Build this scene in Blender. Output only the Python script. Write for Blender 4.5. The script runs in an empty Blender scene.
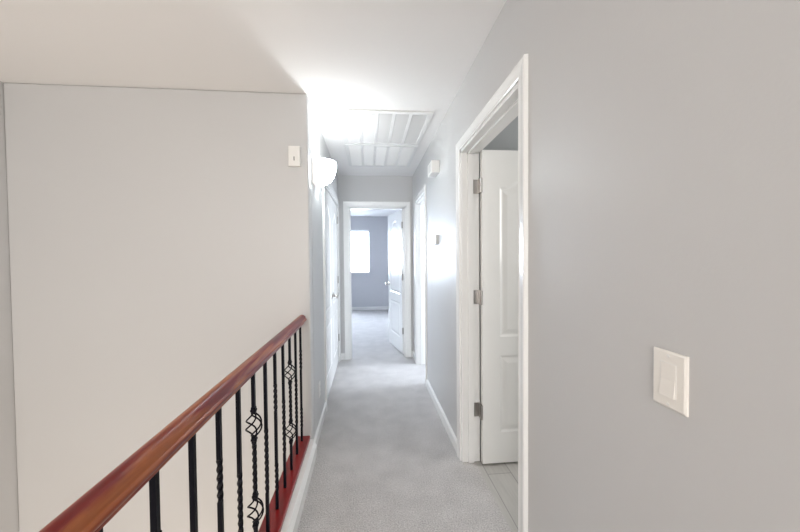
import bpy, bmesh, math
from mathutils import Vector, Matrix
PI = math.pi
SC = bpy.context.scene
COL = SC.collection
H = 2.444          # ceiling height
XR, XL = 0.601, -0.393   # hallway wall faces
YC, YE = 2.288, 4.47     # stairwell wall face, end wall face
XS = -2.222        # outer stairwell wall
YB = -3.0          # wall behind the camera
T = 0.118          # wall thickness
XI = XR + T        # inner face of the right rooms
YBD = 8.75         # bedroom back wall

# ------------------------------------------------------------ helpers
def tag(o, label=None, cat=None, group=None, kind=None):
    if label: o['label'] = label
    if cat: o['category'] = cat
    if group: o['group'] = group
    if kind: o['kind'] = kind
    return o

def empty(name, loc=(0, 0, 0), rz=0):
    o = bpy.data.objects.new(name, None); COL.objects.link(o)
    o.location = loc; o.rotation_euler = (0, 0, rz); o.empty_display_size = 0.05
    return o

def obj(name, bm, mat, parent=None, smooth=False, bevel=0, seg=2):
    bmesh.ops.remove_doubles(bm, verts=bm.verts, dist=1e-6)
    bmesh.ops.recalc_face_normals(bm, faces=bm.faces)
    me = bpy.data.meshes.new(name); bm.to_mesh(me); bm.free()
    o = bpy.data.objects.new(name, me); COL.objects.link(o)
    if mat: me.materials.append(mat)
    if smooth:
        me.shade_smooth()
        try: me.set_sharp_from_angle(angle=math.radians(40))
        except Exception: pass
    if bevel:
        m = o.modifiers.new('bevel', 'BEVEL'); m.width = bevel; m.segments = seg
        m.limit_method = 'ANGLE'; m.angle_limit = math.radians(35)
    if parent: o.parent = parent
    return o

def box(bm, x0, x1, y0, y1, z0, z1):
    b = bmesh.new() if False else bm
    vs = [b.verts.new((x, y, z)) for x in (x0, x1) for y in (y0, y1) for z in (z0, z1)]
    for f in ((0, 1, 3, 2), (4, 6, 7, 5), (0, 4, 5, 1), (2, 3, 7, 6), (0, 2, 6, 4), (1, 5, 7, 3)):
        b.faces.new([vs[i] for i in f])
    return vs

def boxes(*bs):
    bm = bmesh.new()
    for b in bs: 
        bb = list(b)
        box(bm, *bb)
    return bm

def loft(bm, rings, cap=True, close=True):
    rs = [[bm.verts.new(p) for p in r] for r in rings]
    n = len(rs[0])
    for a, b in zip(rs, rs[1:]):
        for i in range(n if close else n - 1):
            j = (i + 1) % n
            bm.faces.new((a[i], a[j], b[j], b[i]))
    if cap:
        bm.faces.new(rs[0][::-1]); bm.faces.new(rs[-1])
    return rs

def prism(bm, pts, fn, d0, d1):
    """extrude a 2D outline; fn(u, v, d) -> xyz"""
    loft(bm, [[fn(u, v, d0) for u, v in pts], [fn(u, v, d1) for u, v in pts]])

def lathe(bm, prof, origin, axis, n=24):
    """profile of (radius, height) around an axis vector"""
    ax = Vector(axis).normalized()
    t = Vector((0, 0, 1)) if abs(ax.z) < .9 else Vector((1, 0, 0))
    e1 = ax.cross(t).normalized(); e2 = ax.cross(e1)
    o = Vector(origin)
    rings = [[tuple(o + ax * h + (e1 * math.cos(2 * PI * k / n) + e2 * math.sin(2 * PI * k / n)) * max(r, 1e-4)) for k in range(n)] for r, h in prof]
    loft(bm, rings)

def tube(bm, pts, r, n=8):
    P = [Vector(p) for p in pts]
    rings = []
    ref = Vector((0, 0, 1))
    for i, p in enumerate(P):
        d = (P[min(i + 1, len(P) - 1)] - P[max(i - 1, 0)]).normalized()
        a = d.cross(ref)
        if a.length < .05: a = d.cross(Vector((1, 0, 0)))
        a.normalize(); b = d.cross(a)
        rings.append([tuple(p + (a * math.cos(2 * PI * k / n) + b * math.sin(2 * PI * k / n)) * r) for k in range(n)])
    loft(bm, rings)

# ------------------------------------------------------------ materials
def mat(name, col, rough=.5, metal=0, spec=.5, bump=None, emit=None, coat=0):
    m = bpy.data.materials.new(name); m.use_nodes = True
    nt = m.node_tree; b = nt.nodes['Principled BSDF']
    b.inputs['Base Color'].default_value = (*col, 1); b.inputs['Roughness'].default_value = rough
    b.inputs['Metallic'].default_value = metal; b.inputs['Specular IOR Level'].default_value = spec
    b.inputs['Coat Weight'].default_value = coat; b.inputs['Coat Roughness'].default_value = .12
    if bump:
        sc, st, dist = bump
        n = nt.nodes.new('ShaderNodeTexNoise'); n.inputs['Scale'].default_value = sc; n.inputs['Detail'].default_value = 3
        tc = nt.nodes.new('ShaderNodeNewGeometry')
        nt.links.new(tc.outputs['Position'], n.inputs['Vector'])
        bp = nt.nodes.new('ShaderNodeBump'); bp.inputs['Strength'].default_value = st; bp.inputs['Distance'].default_value = dist
        nt.links.new(n.outputs['Fac'], bp.inputs['Height']); nt.links.new(bp.outputs['Normal'], b.inputs['Normal'])
    if emit:
        b.inputs['Emission Color'].default_value = (*emit[0], 1); b.inputs['Emission Strength'].default_value = emit[1]
    return m

def ramp_mat(name, stops, scale, stretch, rough, bump=.0, bumpd=.001, detail=6, spec=.5, coat=0, distort=0):
    m = mat(name, (1, 1, 1), rough, spec=spec, coat=coat); nt = m.node_tree; b = nt.nodes['Principled BSDF']
    g = nt.nodes.new('ShaderNodeNewGeometry'); mp = nt.nodes.new('ShaderNodeMapping'); mp.inputs['Scale'].default_value = stretch
    n = nt.nodes.new('ShaderNodeTexNoise'); n.inputs['Scale'].default_value = scale; n.inputs['Detail'].default_value = detail
    n.inputs['Distortion'].default_value = distort
    cr = nt.nodes.new('ShaderNodeValToRGB'); e = cr.color_ramp.elements
    for i, (p, c) in enumerate(stops):
        el = e[i] if i < 2 else e.new(p)
        el.position = p; el.color = (*c, 1)
    nt.links.new(g.outputs['Position'], mp.inputs['Vector']); nt.links.new(mp.outputs['Vector'], n.inputs['Vector'])
    nt.links.new(n.outputs['Fac'], cr.inputs['Fac']); nt.links.new(cr.outputs['Color'], b.inputs['Base Color'])
    if bump:
        bp = nt.nodes.new('ShaderNodeBump'); bp.inputs['Strength'].default_value = bump; bp.inputs['Distance'].default_value = bumpd
        nt.links.new(n.outputs['Fac'], bp.inputs['Height']); nt.links.new(bp.outputs['Normal'], b.inputs['Normal'])
    return m

M_WALL = mat('grey_wall_paint', (.60, .597, .594), .42, spec=.45, bump=(130, .10, .002))
M_BATH = mat('bathroom_wall_paint', (.44, .46, .47), .6, bump=(130, .1, .002))
M_BED = mat('lavender_bedroom_paint', (.63, .635, .665), .5, bump=(130, .1, .002))
M_CEIL = mat('ceiling_paint', (.88, .87, .86), .85, spec=.2, bump=(90, .12, .003))
M_TRIM = mat('white_trim_paint', (.90, .90, .885), .22, spec=.5)
M_DOOR = mat('white_door_paint', (.90, .90, .88), .2, spec=.5)
M_PLAST = mat('white_plastic', (.84, .83, .80), .3)
M_SWITCH = mat('ivory_switch_plastic', (.86, .83, .78), .3)
M_THERM = mat('grey_plastic', (.60, .60, .59), .45)
M_DARK = mat('dark_slot', (.06, .06, .06), .6)
M_STEEL = mat('brushed_nickel', (.46, .44, .42), .3, metal=1)
M_CHROME = mat('polished_nickel', (.75, .73, .70), .15, metal=1)
M_IRON = mat('black_iron', (.002, .002, .006), .42, spec=.14, bump=(300, .1, .001))
M_VENT = mat('white_grille_metal', (.80, .80, .79), .4)
M_DUCT = mat('duct_shade_grey', (.30, .30, .30), .8)
M_LOUV_SHADED = mat('shaded_white_louvres', (.62, .62, .62), .5)  # white louvres greyed in colour for the shade of the near bays
M_RED = ramp_mat('red_stained_wood', [(.3, (.15, .003, .004)), (.7, (.28, .006, .007))], 9, (3, .5, 3), .3, coat=.15)
M_RAIL = ramp_mat('cherry_stained_wood', [(.36, (.12, .004, .003)), (.50, (.19, .007, .004)), (.60, (.38, .11, .03)), (.72, (.20, .014, .006))],
                  28, (1, .07, 1), .33, coat=.12, distort=.4, spec=.35)
M_CARPET = ramp_mat('grey_cut_pile_carpet', [(.30, (.41, .395, .385)), (.50, (.56, .54, .53)), (.70, (.71, .69, .675))], 140, (1, 1, 1), .95,
                    bump=.8, bumpd=.01, detail=8, spec=.1)
# large soft mottling of the pile
def mottle(m, amt=.10, scale=5):
    nt = m.node_tree; b = nt.nodes['Principled BSDF']; l = b.inputs['Base Color'].links[0]; src = l.from_socket
    g = nt.nodes.new('ShaderNodeNewGeometry'); n = nt.nodes.new('ShaderNodeTexNoise'); n.inputs['Scale'].default_value = scale; n.inputs['Detail'].default_value = 5
    nt.links.new(g.outputs['Position'], n.inputs['Vector'])
    r = nt.nodes.new('ShaderNodeMapRange'); r.inputs['To Min'].default_value = 1 - amt; r.inputs['To Max'].default_value = 1 + amt
    r.inputs['From Min'].default_value = .3; r.inputs['From Max'].default_value = .7
    nt.links.new(n.outputs['Fac'], r.inputs['Value'])
    mx = nt.nodes.new('ShaderNodeMix'); mx.data_type = 'RGBA'; mx.blend_type = 'MULTIPLY'; mx.inputs['Factor'].default_value = 1
    nt.links.new(src, mx.inputs['A']); nt.links.new(r.outputs['Result'], mx.inputs['B'])
    nt.links.new(mx.outputs['Result'], b.inputs['Base Color'])
mottle(M_CARPET, .085, 6)

def plank_tile():
    m = mat('wood_look_plank_tile', (.5, .5, .48), .4); nt = m.node_tree; b = nt.nodes['Principled BSDF']
    g = nt.nodes.new('ShaderNodeNewGeometry'); mp = nt.nodes.new('ShaderNodeMapping')
    mp.inputs['Rotation'].default_value = (0, 0, PI / 2); mp.inputs['Location'].default_value = (.18, .026, 0)
    br = nt.nodes.new('ShaderNodeTexBrick'); br.inputs['Scale'].default_value = 1
    br.inputs['Brick Width'].default_value = .9; br.inputs['Row Height'].default_value = .15; br.inputs['Mortar Size'].default_value = .003
    br.inputs['Color1'].default_value = (.58, .57, .545, 1); br.inputs['Color2'].default_value = (.50, .49, .465, 1); br.inputs['Mortar'].default_value = (.34, .33, .32, 1)
    mp2 = nt.nodes.new('ShaderNodeMapping'); mp2.inputs['Scale'].default_value = (12, 1, 1)
    n = nt.nodes.new('ShaderNodeTexNoise'); n.inputs['Scale'].default_value = 5; n.inputs['Detail'].default_value = 5
    nt.links.new(g.outputs['Position'], mp.inputs['Vector']); nt.links.new(mp.outputs['Vector'], br.inputs['Vector'])
    nt.links.new(g.outputs['Position'], mp2.inputs['Vector']); nt.links.new(mp2.outputs['Vector'], n.inputs['Vector'])
    r = nt.nodes.new('ShaderNodeMapRange'); r.inputs['To Min'].default_value = .8; r.inputs['To Max'].default_value = 1.15
    nt.links.new(n.outputs['Fac'], r.inputs['Value'])
    mx = nt.nodes.new('ShaderNodeMix'); mx.data_type = 'RGBA'; mx.blend_type = 'MULTIPLY'; mx.inputs['Factor'].default_value = 1
    nt.links.new(br.outputs['Color'], mx.inputs['A']); nt.links.new(r.outputs['Result'], mx.inputs['B'])
    nt.links.new(mx.outputs['Result'], b.inputs['Base Color'])
    return m
M_TILE = plank_tile()

def glow_glass(name, col, strength):
    return mat(name, (.9, .9, .88), .3, emit=(col, strength))
M_SHADE = glow_glass('lit_opal_glass', (.86, .95, 1), 30)
M_SKYPANE = glow_glass('daylit_window_pane', (.80, .89, 1), 3.0)
M_ADDEDPANE = glow_glass('added_landing_pane', (.95, .97, 1), 3.0)  # glowing pane of the added, unseen landing window
M_BLIND = mat('white_blind_slat', (.88, .89, .90), .5)

# ------------------------------------------------------------ structure
def struct(name, bm, m, label, cat, **k):
    o = obj(name, bm, m, **k); tag(o, label, cat, kind='structure'); return o

struct('floor', boxes((-.50, XR + .085, YB, YE, -.30, 0), (-1.15, -.50, YC + T, YE, -.30, 0), (XR + .085, XI + 2.4, 3.0, YE, -.30, 0),
                      (-3.0, 2.2, YE, YBD + T, -.30, 0)), M_CARPET, 'grey carpet running down the hallway into the far bedroom', 'floor')
struct('floor_bathroom', boxes((XR + .087, 2.6, .60, 2.99, -.30, -.003)), M_TILE, 'grey wood-look plank tile inside the right-hand doorway', 'floor')
struct('floor_lower', boxes((XS - T, -.45, YB - T, YC + T, -3.0, -2.8)), M_CARPET, 'carpet of the lower storey at the bottom of the stairwell', 'floor')
struct('ceiling', boxes((-3.0, 3.2, YB - T, YBD + T, H, H + .12)), M_CEIL, 'white flat ceiling over the landing and hallway', 'ceiling')

DO = 2.038   # door opening height
# right wall with the two doorways
B0, B1 = 1.272, 2.130      # bathroom opening
R0, R1 = 3.480, 4.165      # far right bedroom opening
struct('wall_right', boxes((XR, XI, YB, B0, 0, H), (XR, XI, B0, B1, DO, H), (XR, XI, B1, R0, 0, H), (XR, XI, R0, R1, DO, H), (XR, XI, R1, YE, 0, H)),
       M_WALL, 'grey painted hallway wall on the right with two doorways', 'wall')
# end wall
E0, E1 = -0.262, 0.505
struct('wall_end', boxes((-3.0, E0, YE, YE + T, 0, H), (E0, E1, YE, YE + T, DO, H), (E1, 3.2, YE, YE + T, 0, H)),
       M_WALL, 'grey wall closing the hallway around the bedroom doorway', 'wall')
# stairwell wall facing the camera
struct('wall_stairwell', boxes((XS, XL, YC, YC + T, -2.8, H)), M_WALL, 'wide grey wall across the stairwell behind the railing', 'wall', bevel=.012, seg=3)
L0, L1 = 3.020, 4.395      # closet opening
struct('wall_left', boxes((XL - T, XL, YC + T, L0, 0, H), (XL - T, XL, L0, L1, DO + .01, H), (XL - T, XL, L1, YE, 0, H)),
       M_WALL, 'short grey hallway wall on the left holding the light and closet doors', 'wall')
struct('wall_closet', boxes((-1.15, -1.05, YC + T, YE, 0, H)), M_WALL, 'back wall of the closet behind the double doors', 'wall')
struct('wall_outer', boxes((XS - T, XS, YB - T, YC + T, -2.8, H)), M_WALL, 'grey side wall at the far left of the stairwell', 'wall')
struct('wall_landing', boxes((-.50, -.47, YB, YC, -2.8, -.30)), M_WALL, 'wall under the landing edge inside the stairwell', 'wall')
WB = (-1.55, .25, .95, 2.10)   # added, unseen landing window for light: x0,x1,z0,z1
struct('wall_back', boxes((XS - T, WB[0], YB - T, YB, -2.8, H), (WB[1], XI, YB - T, YB, -2.8, H), (WB[0], WB[1], YB - T, YB, -2.8, WB[2]), (WB[0], WB[1], YB - T, YB, WB[3], H)),
       M_WALL, 'wall of the landing behind the viewer with an added wide window', 'wall')
# bathroom
struct('wall_bathroom', boxes((XI, 2.6, 2.24, 2.99, 0, H), (2.5, 2.6, .6, 2.24, 0, H), (XI, 2.6, .5, .6, 0, H)), M_BATH, 'bathroom walls seen above the open white door', 'wall')
struct('wall_spare_room', boxes((3.1, 3.2, 3.0, YE, 0, H), (2.6, 3.2, 2.9, 3.0, 0, H)), M_WALL, 'wall of the room through the far right doorway', 'wall')
# bedroom shell with windows on the back wall
W1 = (-.93, .025, .965, 2.09); W2 = (-2.35, -1.45, .965, 2.09)
def wall_with_windows(y0, y1, x0, x1, wins):
    bs = []; cur = x0
    for (a, b, z0, z1) in sorted(wins):
        bs += [(cur, a, y0, y1, 0, H), (a, b, y0, y1, 0, z0), (a, b, y0, y1, z1, H)]; cur = b
    bs.append((cur, x1, y0, y1, 0, H))
    return boxes(*bs)
struct('wall_bedroom', wall_with_windows(YBD, YBD + T, -3.0, 2.2, [W1, W2]), M_BED, 'lavender grey bedroom back wall with a bright window', 'wall')
struct('wall_bedroom_side', boxes((-3.1, -3.0, YE, YBD + T, 0, H), (1.5, 1.6, YE + T, YBD, 0, H)), M_BED, 'lavender grey side walls of the far bedroom', 'wall')

# ------------------------------------------------------------ casings, jambs, baseboards
def casing_profile():          # (across, out) – stepped colonial casing
    return [(0, 0), (0, .009), (.006, .012), (.012, .0105), (.030, .0125), (.045, .0155), (.056, .017), (.062, .015), (.064, 0)]
def door_trim(name, fn, a0, a1, ztop, depth, label, stop_at, sides=(0, 1)):
    """fn(a, out, z): a along wall, out from the hall-side face (negative = into the wall)"""
    bm = bmesh.new(); P = casing_profile(); rv = .006
    for side in sides:  # one mitred run left-up, head, right-down as three lofts
        pass
    ring = lambda c, zz, s: [fn(c + s * (u + rv - .006), o, zz(u)) for u, o in P]
    # left leg, head, right leg as one mitred sweep
    path = []
    path.append([fn(a0 - u, o, 0) for u, o in P]); path.append([fn(a0 - u, o, ztop + u) for u, o in P])
    path.append([fn(a1 + u, o, ztop + u) for u, o in P]); path.append([fn(a1 + u, o, 0) for u, o in P])
    loft(bm, path)
    j = .018
    def bx(a, b, o0, o1, z0, z1):
        loft(bm, [[fn(a, o0, z), fn(b, o0, z), fn(b, o1, z), fn(a, o1, z)] for z in (z0, z1)])
    bx(a0 - .001, a0 + j, -depth, .001, 0, ztop); bx(a1 - j, a1 + .001, -depth, .001, 0, ztop); bx(a0, a1, -depth, .001, ztop - j, ztop)
    s0, s1 = stop_at; k = .012
    bx(a0 + j, a0 + j + k, -s1, -s0, 0, ztop - j); bx(a1 - j - k, a1 - j, -s1, -s0, 0, ztop - j); bx(a0 + j, a1 - j, -s1, -s0, ztop - j - k, ztop - j)
    o = struct(name, bm, M_TRIM, label, 'door frame'); return o
fr = lambda a, o, z: (XR - o, a, z)
fe = lambda a, o, z: (a, YE - o, z)
fl = lambda a, o, z: (XL + o, a, z)
door_trim('trim_1', fr, B0, B1, DO, T, 'white casing around the open bathroom doorway on the right', (.040, .075))
t2 = door_trim('trim_2', fr, R0, R1, DO, T, 'white casing of the second right-hand doorway beside the end wall', (.045, .08))
door_trim('trim_3', fe, E0, E1, DO, T, 'white casing around the bedroom doorway at the end of the hall', (.040, .075))
door_trim('trim_4', fl, L0, L1, DO + .01, T, 'white casing around the double closet doors on the left', (.045, .075))
sp = obj('strike_plate', boxes((XR + .045, XR + .075, R1 - .0195, R1 - .0175, .90, .99)), M_STEEL, t2); tag(sp, 'small dark metal strike plate')

def base(name, run, label):
    """run: list of (axis, face, sign, from, to)"""
    bm = bmesh.new(); P = [(0, 0), (.0, .083), (.005, .083), (.009, .076), (.013, .066), (.013, 0)]
    for ax, face, s, a, b in run:
        if ax == 'x': prism(bm, P, lambda u, v, d: (face + s * u, d, v), a, b)
        else: prism(bm, P, lambda u, v, d: (d, face + s * u, v), a, b)
    return struct(name, bm, M_TRIM, label, 'baseboard')
base('baseboard_right', [('x', XR, -1, B1 + .064, R0 - .064), ('x', XR, -1, YB, B0 - .064), ('x', XR, -1, R1 + .064, YE)], 'white baseboard along the right hallway wall')
base('baseboard_left', [('x', XL, 1, YC + .002, L0 - .064)], 'white baseboard under the wall light on the left hallway wall')
base('baseboard_end', [('y', YE, -1, XL, E0 - .064), ('y', YE, -1, E1 + .064, XR)], 'short white baseboard pieces beside the end doorway')
base('baseboard_bedroom', [('y', YBD, -1, -3.0, 1.5)], 'white baseboard along the bedroom back wall')

# curb carrying the railing
bm = boxes((-.495, -.383, YB, YC, -.02, .118))
P = [(0, 0), (0, .094), (.006, .094), (.012, .086), (.019, .074), (.019, 0)]
prism(bm, P, lambda u, v, d: (-.383 + u, d, v), YB, YC + .004)
prism(bm, [(0, .100), (0, .118), (.006, .118), (.010, .112), (.004, .100)], lambda u, v, d: (-.383 + u, d, v), YB, YC)
struct('trim_5', bm, M_TRIM, 'long white curb board under the railing beside the carpet', 'trim')

# ------------------------------------------------------------ windows
def window(name, rect, y, inward, label, skym, sill=True):
    x0, x1, z0, z1 = rect
    root = tag(empty(name, ((x0 + x1) / 2, y, z0)), label, 'window', kind='structure')
    cx = (x0 + x1) / 2
    w = (x1 - x0) / 2; h = z1 - z0; s = inward
    def B(a, b, c, d, e, f): return (a, b, min(c, d), max(c, d), e, f)
    fr_ = boxes(B(-w, -w + .04, -s * .07, -s * .11, 0, h), B(w - .04, w, -s * .07, -s * .11, 0, h), B(-w, w, -s * .07, -s * .11, 0, .04), B(-w, w, -s * .07, -s * .11, h - .04, h),
                B(-w, w, -s * .075, -s * .105, h / 2 - .02, h / 2 + .02))
    obj('window_frame', fr_, M_TRIM, root)
    obj('pane', boxes(B(-w + .04, w - .04, -s * .088, -s * .092, .04, h - .04)), skym, root)
    if sill: obj('window_sill', boxes(B(-w, w, s * .02, -s * .07, -.0, .018)), M_TRIM, root)
    return root
window('window_1', W1, YBD, -1, 'bright bedroom window glowing with daylight through the end doorway', M_SKYPANE)
window('window_2', W2, YBD, -1, 'second bedroom window further left on the back wall', M_SKYPANE)
window('window_3', WB, YB, 1, 'added glowing landing window behind the viewer, lighting the landing', M_ADDEDPANE)

def blind(rect, y, label):
    x0, x1, z0, z1 = rect
    root = tag(empty('window_blind', ((x0 + x1) / 2, y, z1)), label, 'blind', 'white blinds on the bedroom windows')
    w = (x1 - x0) / 2 - .012; h = z1 - z0
    obj('head_rail', boxes((-w, w, .01, .05, -.045, -.004)), M_BLIND, root)
    bm = bmesh.new(); n = int((h - .09) / .042)
    for i in range(n):
        z = -.065 - i * .042; a = math.radians(24); d = .024
        c, s_ = math.cos(a) * d, math.sin(a) * d
        loft(bm, [[(x, .03 - c, z - s_), (x, .03 + c, z + s_), (x, .03 + c, z + s_ + .002), (x, .03 - c, z - s_ + .002)] for x in (-w, w)])
    obj('slats', bm, M_BLIND, root)
    obj('bottom_rail', boxes((-w, w, .016, .044, -h + .019, -h + .037)), M_BLIND, root)
blind(W1, YBD, 'white horizontal blind lowered in the window seen through the end doorway')
blind(W2, YBD, 'white horizontal blind lowered in the bedroom window further left')

# ------------------------------------------------------------ doors
def door_leaf_bm(w, h, t=.035):
    """two-panel door with cambered top panel; local x 0..w, y -t/2..t/2, z 0..h"""
    bm = bmesh.new(); st = .115 if w > .7 else .10
    rec = .007; c = t / 2
    zb, zl0, zl1, zt = .20, .70, .82, h - .235     # bottom rail top, lock rail, panel shoulder
    arch = .115
    def outl(top, ins, n=14):
        x0, x1 = st + ins, w - st - ins
        if top:
            z0 = zl1 + ins
            pts = [(x0, z0), (x1, z0)]
            for i in range(n + 1):
                u = i / n; x = x1 + (x0 - x1) * u
                k = 1 - abs(2 * u - 1)
                z = zt - ins + arch * (0.5 - 0.5 * math.cos(PI * min(1, k * 1.0)))
                pts.append((x, z))
            return pts
        z0, z1 = zb + ins, zl0 - ins
        return [(x0, z0), (x1, z0), (x1, z1), (x0, z1)]
    # solid core
    box(bm, 0, w, -c + rec, c - rec, 0, h)
    for s in (-1, 1):
        y0, y1 = s * (c - rec), s * c
        F = lambda u, v, d: (u, d, v)
        for a, b, e, f in ((0, st, 0, h), (w - st, w, 0, h), (st, w - st, 0, zb), (st, w - st, zl0, zl1)):
            prism(bm, [(a, e), (b, e), (b, f), (a, f)], F, y0, y1)
        top = outl(True, 0)[2:]
        # top rail as strips following the arch
        for (xa, za), (xb, zb_) in zip(top, top[1:]):
            prism(bm, [(xb, zb_), (xa, za), (xa, h), (xb, h)], F, y0, y1)
        for tp in (True, False):
            o0, o1, o2, o3 = outl(tp, 0), outl(tp, .014), outl(tp, .024), outl(tp, .05)
            rings = [[(u, y1, v) for u, v in o0], [(u, s * (c - rec + .0005), v) for u, v in o1],
                     [(u, s * (c - rec + .0005), v) for u, v in o2], [(u, s * (c - .0015), v) for u, v in o3]]
            loft(bm, rings, cap=False)
            bm.faces.new([bm.verts.new(p) for p in rings[-1]])
    return bm

def hinge_bm(x, y, z, s=1):
    """leaf-hinge centred at z, knuckle at x,y, plates spreading +-x"""
    bm = bmesh.new()
    lathe(bm, [(.0001, -.046), (.0065, -.045), (.0065, .045), (.0001, .046)], (x, y, z), (0, 0, 1), 12)
    return bm

def knob(parent, x, y, z, s, label=None):
    """round knob on face normal (0,s,0) in local space"""
    bm = bmesh.new()
    lathe(bm, [(.0, 0), (.031, 0), (.031, .006), (.024, .010), (.012, .014), (.010, .028), (.017, .034), (.026, .042), (.029, .052), (.026, .061), (.014, .067), (0, .068)],
          (x, y, z), (0, s, 0), 24)
    o = obj('door_knob', bm, M_CHROME, parent, smooth=True)
    if label: tag(o, label)
    return o

# bathroom door (open 90 deg into the bathroom)
d1 = tag(empty('door_1', (XI + .003, B1 - .050, .012), 0), 'open white two-panel bathroom door hinged on the far jamb at right', 'door', kind='structure')
obj('door_leaf', door_leaf_bm(.762, 2.012), M_DOOR, d1)
for hz in (1.79, 1.075, .335):
    bm = bmesh.new()
    lathe(bm, [(.0001, -.047), (.0068, -.045), (.0068, .045), (.0001, .047)], (-.006, -.0195, hz), (0, 0, 1), 14)
    # leaf on the jamb face, leaf on the door edge
    box(bm, -.046, -.006, .0290, .0335, hz - .045, hz + .045)
    box(bm, -.0125, -.0015, -.018, .0285, hz - .045, hz + .045)
    for dx in (-.038, -.024):
        for dz in (-.03, 0, .03): lathe(bm, [(.0035, 0), (.0035, .0012), (.0001, .0016)], (dx, .029, hz + dz), (0, -1, 0), 8)
    o = obj('hinge', bm, M_STEEL, d1); tag(o, 'brushed nickel hinge')
knob(d1, .70, -.0175, .93, -1, 'round nickel knob'); knob(d1, .70, .0175, .93, 1, 'round nickel knob')

# bedroom door (open ~77 deg into the bedroom)
ang = math.atan2(5.325 - 4.592, .333 - .480)
d2 = tag(empty('door_2', (.480, YE + T + .006, .012), ang), 'white two-panel bedroom door standing open at the hall end', 'door', kind='structure')
obj('door_leaf', door_leaf_bm(.748, 2.005), M_DOOR, d2)
for hz in (1.79, 1.07, .32):
    bm = bmesh.new(); lathe(bm, [(.0001, -.047), (.0075, -.045), (.0075, .045), (.0001, .047)], (-.004, .020, hz), (0, 0, 1), 12)
    box(bm, -.006, .0, -.015, .024, hz - .045, hz + .045)
    tag(obj('hinge', bm, M_STEEL, d2), 'brushed nickel hinge')
knob(d2, .69, .0175, .93, 1, 'round nickel knob'); knob(d2, .69, -.0175, .93, -1, 'round nickel knob')

# closet doors: two closed leaves on the left wall, faces flush with the hall
lw = (L1 - L0 - .036 - .010) / 2
for i, (y, sgn, lab) in enumerate(((L0 + .021, 1, 'white closet door on the left, nearer leaf of the closed pair'), (L1 - .021, -1, 'white closet door on the left, further leaf beside the end wall'))):
    d = tag(empty('door_%d' % (3 + i), (XL - .023, y, .012), PI / 2 if sgn > 0 else -PI / 2), lab, 'door', kind='structure')
    obj('door_leaf', door_leaf_bm(lw, 2.002), M_DOOR, d)
    s = -1 if sgn > 0 else 1      # local y that points into the hall
    for hz in (1.83, 1.06, .31):
        bm = bmesh.new(); lathe(bm, [(.0001, -.047), (.0075, -.045), (.0075, .045), (.0001, .047)], (-.002, s * .0245, hz), (0, 0, 1), 12)
        box(bm, -.003, .018, s * .0175 - .001, s * .0175 + .001, hz - .045, hz + .045)
        tag(obj('hinge', bm, M_STEEL, d), 'brushed nickel hinge')
    knob(d, lw - .06, s * .0175, .93, s, 'round nickel knob')

# ------------------------------------------------------------ handrail
rail = tag(empty('handrail', (-.4485, YC, .0)), 'cherry-stained wooden handrail over the black iron balusters', 'handrail')
prof = [(-.012, .9065), (-.014, .918), (-.020, .9235), (-.027, .929), (-.0305, .934), (-.0310, .940), (-.0285, .9435), (-.0245, .945), (-.0235, .949), (-.0215, .957), (-.016, .964), (-.008, .9685), (0, .970)]
prof = prof + [(-u, v) for u, v in prof[-2::-1]]
bm = bmesh.new(); Y0R = -.55
prism(bm, prof, lambda u, v, d: (u, d, v), Y0R - YC, -.0005)
obj('rail', bm, M_RAIL, rail, smooth=True, bevel=.0015)
newel = tag(empty('newel_post', (-.4485, Y0R - .045, .146)), 'square cherry-stained post ending the stair railing', 'newel post')
obj('post', boxes((-.043, .043, -.043, .043, 0, .874)), M_RAIL, newel, bevel=.003)
bm = bmesh.new(); loft(bm, [[(-a, -a, z), (a, -a, z), (a, a, z), (-a, a, z)] for a, z in ((.043, .874), (.054, .884), (.054, .904), (.03, .929))])
obj('cap', bm, M_RAIL, newel)
shoe = struct('trim_6', boxes((-.497, -.405, YB, YC - .0005, .118, .146)), M_RED, 'glossy red-stained wood plate under the iron balusters', 'trim', bevel=.006, seg=3)

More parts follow.
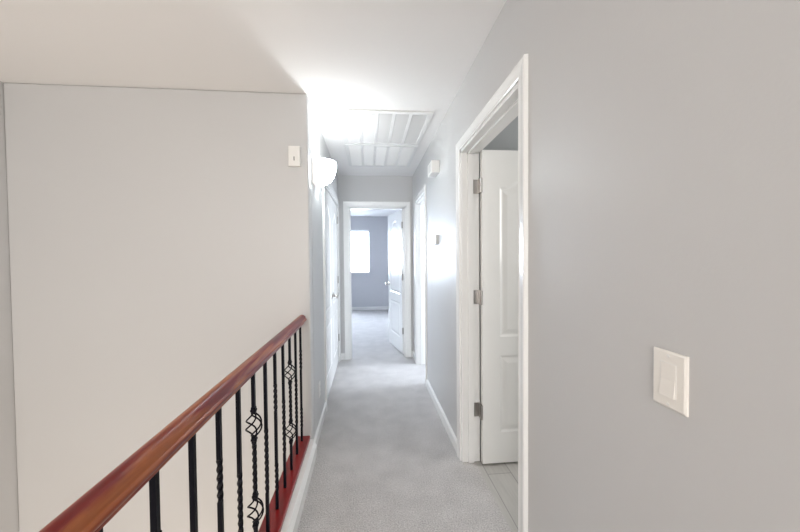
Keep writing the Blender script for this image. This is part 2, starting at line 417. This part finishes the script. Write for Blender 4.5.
# ------------------------------------------------------------ balusters
HB = .0065
ZB0, ZB1 = .146, .9065
def sq_ring(z, a, r=HB):
    return [(r * math.sqrt(2) * math.cos(a + PI / 4 + k * PI / 2), r * math.sqrt(2) * math.sin(a + PI / 4 + k * PI / 2), z) for k in range(4)]
def bar_rings(z0, z1, twists):
    """square bar with twisted stretches (za, zb, turns)"""
    rings = [sq_ring(z0, 0)]; acc = 0
    for a, b, turns in twists:
        n = max(2, int(turns * 20))
        for i in range(n + 1):
            u = i / n; rings.append(sq_ring(a + (b - a) * u, acc + 2 * PI * turns * u))
        acc += 2 * PI * turns
    rings.append(sq_ring(z1, acc)); return rings
def collar(bm, z):
    for zz, r in ((z - .009, .0085), (z, .0105), (z + .009, .0085)):
        box(bm, -r, r, -r, r, zz - .0045, zz + .0045)
def make_baluster(kind):
    root = empty('iron_baluster')
    if kind == 'basket':
        bars = [(.417, .652)]
        obj('bar', (lambda b: (loft(b, bar_rings(ZB0, .316, [])), b)[1])(bmesh.new()), M_IRON, root)
        obj('bar', (lambda b: (loft(b, bar_rings(.416, .653, [(.44, .625, 1.75)])), b)[1])(bmesh.new()), M_IRON, root)
        obj('bar', (lambda b: (loft(b, bar_rings(.753, ZB1, [])), b)[1])(bmesh.new()), M_IRON, root)
        for zc in (.366, .703):
            b = bmesh.new()
            for k in range(4):
                pts = []
                for i in range(17):
                    u = i / 16; r = .0045 + .0265 * math.sin(PI * u) ** .9; a = k * PI / 2 + PI / 4 + 1.15 * PI * u
                    pts.append((r * math.cos(a), r * math.sin(a), zc - .046 + .092 * u))
                tube(b, pts, .0031, 7)
            bk = obj('basket', b, M_IRON, root, smooth=True)
            b = bmesh.new(); collar(b, zc + .057); obj('collar', b, M_IRON, root, bevel=.0015)
            b = bmesh.new(); collar(b, zc - .057); obj('collar', b, M_IRON, root, bevel=.0015)
    elif kind == 'double':
        b = bmesh.new(); loft(b, bar_rings(ZB0, ZB1, [(.235, .365, 1.25), (.62, .75, 1.25)])); obj('bar', b, M_IRON, root)
    else:
        b = bmesh.new(); loft(b, bar_rings(ZB0, ZB1, [(.33, .61, 2.5)])); obj('bar', b, M_IRON, root)
    return root
protos = {}
ordn = ['nearest to', 'second from', 'third from', 'fourth from', 'fifth from', 'sixth from', 'seventh from', 'eighth from', 'ninth from', 'tenth from', 'eleventh from',
        'twelfth from', 'thirteenth from', 'fourteenth from', 'fifteenth from', 'sixteenth from', 'seventeenth from', 'eighteenth from']
cyc = ['double', 'single', 'basket', 'single']
desc = {'double': 'black iron baluster with two short twists, %s the corner wall', 'single': 'black iron baluster with one centre twist, %s the corner wall',
        'basket': 'black iron baluster with two wire baskets, %s the corner wall'}
for k in range(18):
    kd = cyc[k % 4]
    if kd not in protos:
        o = make_baluster(kd); protos[kd] = o
    else:
        src = protos[kd]; o = src.copy(); COL.objects.link(o)
        for ch in src.children:
            c = ch.copy(); COL.objects.link(c); c.parent = o
    o.location = (-.4485, 2.222 - .1493 * k, 0)
    tag(o, desc[kd] % ordn[k], 'baluster', 'iron balusters of the stair railing')

# ------------------------------------------------------------ wall light
sc = tag(empty('wall_sconce', (XL, 2.62, 1.985)), 'lit white half-bowl glass wall light high on the left wall', 'wall light')
obj('back_plate', boxes((0, .034, -.165, -.01, -.094, .086)), glow_glass('base_with_added_glow', (1, .97, .94), .55), sc, bevel=.006)  # plate has an added glow, as if lit by the bulb
def bowl(R, D, Hh, n=28, m=14):
    """half bowl: half ellipse rim against the wall, open on top"""
    rings = []
    for j in range(m + 1):
        v = j / m; k = math.cos(v * PI / 2) ** .75 if j < m else 0.02
        z = .098 - Hh * math.sin(v * PI / 2)
        rings.append([(.038 + D * max(k, .02) * math.sin(PI * i / n), -R * max(k, .02) * math.cos(PI * i / n), z) for i in range(n + 1)])
    return rings
bm = bmesh.new()
loft(bm, bowl(.118, .118, .170), cap=False, close=False)
sh = obj('glass_shade', bm, M_SHADE, sc, smooth=True)
sm = sh.modifiers.new('solid', 'SOLIDIFY'); sm.thickness = .004
bm = bmesh.new(); lathe(bm, [(.0, 0), (.013, 0), (.014, .03), (.026, .06), (.029, .08), (.022, .098), (0, .106)], (.085, 0, -.035), (0, 0, 1), 16)
tag(obj('bulb', bm, glow_glass('lamp_bulb', (1, .93, .82), 6), sc, smooth=True), 'lit frosted bulb')
bm = bmesh.new(); lathe(bm, [(.016, 0), (.016, .04), (.01, .045)], (.085, 0, -.065), (0, 0, 1), 12); box(bm, .034, .085, -.008, .008, -.06, -.045)
obj('lamp_holder', bm, M_PLAST, sc)

# ------------------------------------------------------------ ceiling grilles
def grille(y0, y1, label, prom):
    x0, x1 = -.215, .498; cx, cy = (x0 + x1) / 2, (y0 + y1) / 2
    root = tag(empty('return_air_grille', (cx, cy, H)), label, 'air vent', 'ceiling return air grilles')
    w, l = (x1 - x0) / 2, (y1 - y0) / 2; f = .035
    bm = bmesh.new()
    for r in ((-w, w, -l, -l + f), (-w, w, l - f, l), (-w, -w + f, -l + f, l - f), (w - f, w, -l + f, l - f)):
        box(bm, *r, -.013, 0)
    obj('frame', bm, M_VENT, root, bevel=.003)
    bm = bmesh.new()
    n = 5; pw = (2 * w - 2 * f) / n
    for i in range(1, n):
        x = -w + f + i * pw
        tag(obj('rib', boxes((x - .012, x + .012, -l + f, l - f, -.0105, -.0005)), M_VENT, root))
    bm2 = bmesh.new(); y = -l + f + .008
    while y < l - f - .004:
        loft(bm2, [[(x, y - .0045, -.0022), (x, y + .0045, -.0078), (x, y + .0053, -.0070), (x, y - .0037, -.0014)] for x in (-w + f, w - f)])
        y += .0125
    obj('louvres', bm2, M_LOUV_SHADED if prom else M_VENT, root)
    obj('filter', boxes((-w + f - .003, w - f + .003, -l + f - .003, l - f + .003, -.0010, -.0003)), M_DUCT, root)  # grey sheet coloured as the shaded duct behind the gaps
grille(2.495, 3.215, 'white louvred ceiling grille with five bays, the nearer one', 1)
grille(3.235, 3.985, 'white louvred ceiling grille with five bays, the further one', 0)

# ------------------------------------------------------------ small wall things
def switch():
    yc, zc = .608, 1.095
    root = tag(empty('light_switch', (XR, yc, zc)), 'white rocker light switch on the right wall near the viewer', 'light switch')
    bm = bmesh.new(); a, b = .038, .0575
    loft(bm, [[(-d, -a + i, -b + i), (-d, a - i, -b + i), (-d, a - i, b - i), (-d, -a + i, b - i)] for d, i in ((0, 0), (.0035, 0), (.0065, .0045))])
    obj('wall_plate', bm, M_SWITCH, root, bevel=.0008)
    bm = bmesh.new(); r0, r1 = .0168, .0335
    for q in ((-r0 - .0016, -r0, -r1, r1), (r0, r0 + .0016, -r1, r1), (-r0 - .0016, r0 + .0016, -r1 - .0016, -r1), (-r0 - .0016, r0 + .0016, r1, r1 + .0016)):
        box(bm, -.0071, -.006, *q)
    obj('rocker_frame', bm, M_PLAST, root)
    bm = bmesh.new()
    prism(bm, [(-.006, -r1), (-.0115, -r1), (-.0078, 0), (-.0080, r1), (-.006, r1)], lambda u, v, d: (u, d, v), -r0 + .0006, r0 - .0006)
    obj('rocker', bm, M_SWITCH, root, bevel=.0006)
    for z in (-.0485, .0485):
        bm = bmesh.new(); lathe(bm, [(.0034, 0), (.0034, .0006), (.0001, .0012)], (-.0065, 0, z), (-1, 0, 0), 12)
        obj('screw', bm, M_PLAST, root)
switch()

root = tag(empty('door_chime', (XR, 2.85, 2.11)), 'white plastic chime box high on the right wall', 'door chime')
obj('cover', boxes((-.070, 0, -.09, .09, -.053, .050)), M_PLAST, root, bevel=.005)
bm = bmesh.new()
for i in range(5): box(bm, -.0708, -.0700, -.05 + i * .02, -.044 + i * .02, -.035, .03)
obj('sound_slot', bm, M_THERM, root)

root = tag(empty('thermostat', (XR, 2.885, 1.500)), 'small grey thermostat on the right wall past the doorway', 'thermostat')
obj('housing', boxes((-.026, 0, -.075, .075, -.042, .042)), M_THERM, root, bevel=.004)
obj('display', boxes((-.0268, -.0255, -.035, .025, -.008, .028)), mat('lcd_grey_green', (.36, .38, .36), .2), root)
for i in range(2): obj('button', boxes((-.028, -.0255, .035, .05, -.02 + i * .022, -.008 + i * .022)), M_PLAST, root)

root = tag(empty('alarm_sensor', (-.4795, YC, 2.022)), 'small white wall box with a dark slot above the railing end', 'wall sensor')
obj('housing', boxes((-.038, .038, -.026, 0, -.066, .066)), M_PLAST, root, bevel=.004)
tag(obj('slot', boxes((-.0025, .0025, -.0268, -.0255, -.030, -.004)), M_DARK, root), 'dark vertical slot')

root = tag(empty('wall_outlet', (XL, 2.630, .325)), 'white electrical outlet low on the left hallway wall', 'outlet')
bm = bmesh.new(); a, b = .035, .0575
loft(bm, [[(d, -a + i, -b + i), (d, a - i, -b + i), (d, a - i, b - i), (d, -a + i, b - i)] for d, i in ((.0003, 0), (.0035, 0), (.006, .004))])
obj('wall_plate', bm, M_PLAST, root)
for z in (-.021, .021):
    r = obj('receptacle', boxes((.0055, .0072, -.0165, .0165, z - .014, z + .014)), M_PLAST, root, bevel=.0005)
    obj('slot', boxes((.0070, .0074, -.0075, -.0055, z - .004, z + .005), (.0070, .0074, .0055, .0075, z - .004, z + .005)), M_DARK, r)

root = tag(empty('smoke_detector', (-.335, 7.25, H)), 'round white smoke detector on the bedroom ceiling', 'smoke detector')
bm = bmesh.new(); lathe(bm, [(.065, .0005), (.065, .012), (.058, .030), (.03, .036), (.0001, .037)], (0, 0, 0), (0, 0, -1), 28)
obj('housing', bm, M_PLAST, root, smooth=True)
bm = bmesh.new(); lathe(bm, [(.0622, 0), (.0622, .004)], (0, 0, -.017), (0, 0, -1), 28); obj('vent_ring', bm, M_DARK, root)

# ------------------------------------------------------------ lights
def area(name, loc, rot, sx, sy, power, col, spread=None):
    l = bpy.data.lights.new(name, 'AREA'); l.shape = 'RECTANGLE'; l.size = sx; l.size_y = sy; l.energy = power; l.color = col
    if spread: l.spread = math.radians(spread)
    o = bpy.data.objects.new(name, l); COL.objects.link(o); o.location = loc; o.rotation_euler = rot
    return o
def point(name, loc, power, col, r=.05):
    l = bpy.data.lights.new(name, 'POINT'); l.energy = power; l.color = col; l.shadow_soft_size = r
    o = bpy.data.objects.new(name, l); COL.objects.link(o); o.location = loc; return o
R = math.radians
point('sconce_bulb_light', (XL + .085, 2.64, 2.065), 4.5, (1, .99, .98), .022)
area('bedroom_window_light', (-.45, YBD + .066, 1.53), (R(-90), 0, 0), .88, 1.06, 118, (.73, .84, 1))
area('bedroom_second_window_light', (-1.90, YBD + .066, 1.53), (R(-90), 0, 0), .82, 1.06, 100, (.73, .84, 1))
area('landing_fill_light', (-.65, YB + .02, 1.53), (R(90), 0, 0), 1.75, 1.10, 54, (1, .96, .92))  # added fill at the unseen landing window
point('stairwell_warm_fill_light', (-1.45, -.6, 1.9), 5, (1, .86, .70), .12)  # added warm fill over the stairwell, no lamp stands here
area('lower_storey_fill_light', (-1.35, .3, -2.0), (R(180), 0, 0), 1.2, 1.6, 34, (1, .85, .70))  # added upward fill that warms the left ceiling from below
area('spare_room_fill_light', (3.05, 3.75, 1.5), (0, R(90), 0), 1.0, .9, 90, (.8, .88, 1))  # added fill spilling through the far right doorway, no window built
area('bathroom_fill_light', (2.45, 1.4, 1.7), (0, R(90), 0), .8, .7, 15, (1, .98, .95))  # added fill inside the bathroom, no window built

w = bpy.data.worlds.new('daylight_sky'); SC.world = w; w.use_nodes = True
w.node_tree.nodes['Background'].inputs['Color'].default_value = (.75, .86, 1, 1)
w.node_tree.nodes['Background'].inputs['Strength'].default_value = 1.0

# ------------------------------------------------------------ camera
cd = bpy.data.cameras.new('camera'); cam = bpy.data.objects.new('camera', cd); COL.objects.link(cam)
cd.sensor_width = 36; cd.lens = 36 * 333.33 / 800; cd.clip_start = .02
yaw, pitch, roll = .0944, -.023, -.0084
fwd = Vector((math.sin(yaw) * math.cos(pitch), math.cos(yaw) * math.cos(pitch), math.sin(pitch)))
right = Vector((math.cos(yaw), -math.sin(yaw), 0)); up = right.cross(fwd)
# image rotation by roll: a point (u, v down) moves to (u c - v s, u s + v c)
c, s = math.cos(roll), math.sin(roll)
r2 = right * c + up * s
u2 = -right * s + up * c
Mx = Matrix((r2, u2, -fwd)).transposed().to_4x4(); Mx.translation = Vector((0, 0, 1.343))
cam.matrix_world = Mx
SC.camera = cam
SC.view_settings.view_transform = 'Standard'; SC.view_settings.look = 'None'
SC.view_settings.exposure = 0.19; SC.view_settings.gamma = 1; SC.view_settings.use_curve_mapping = False
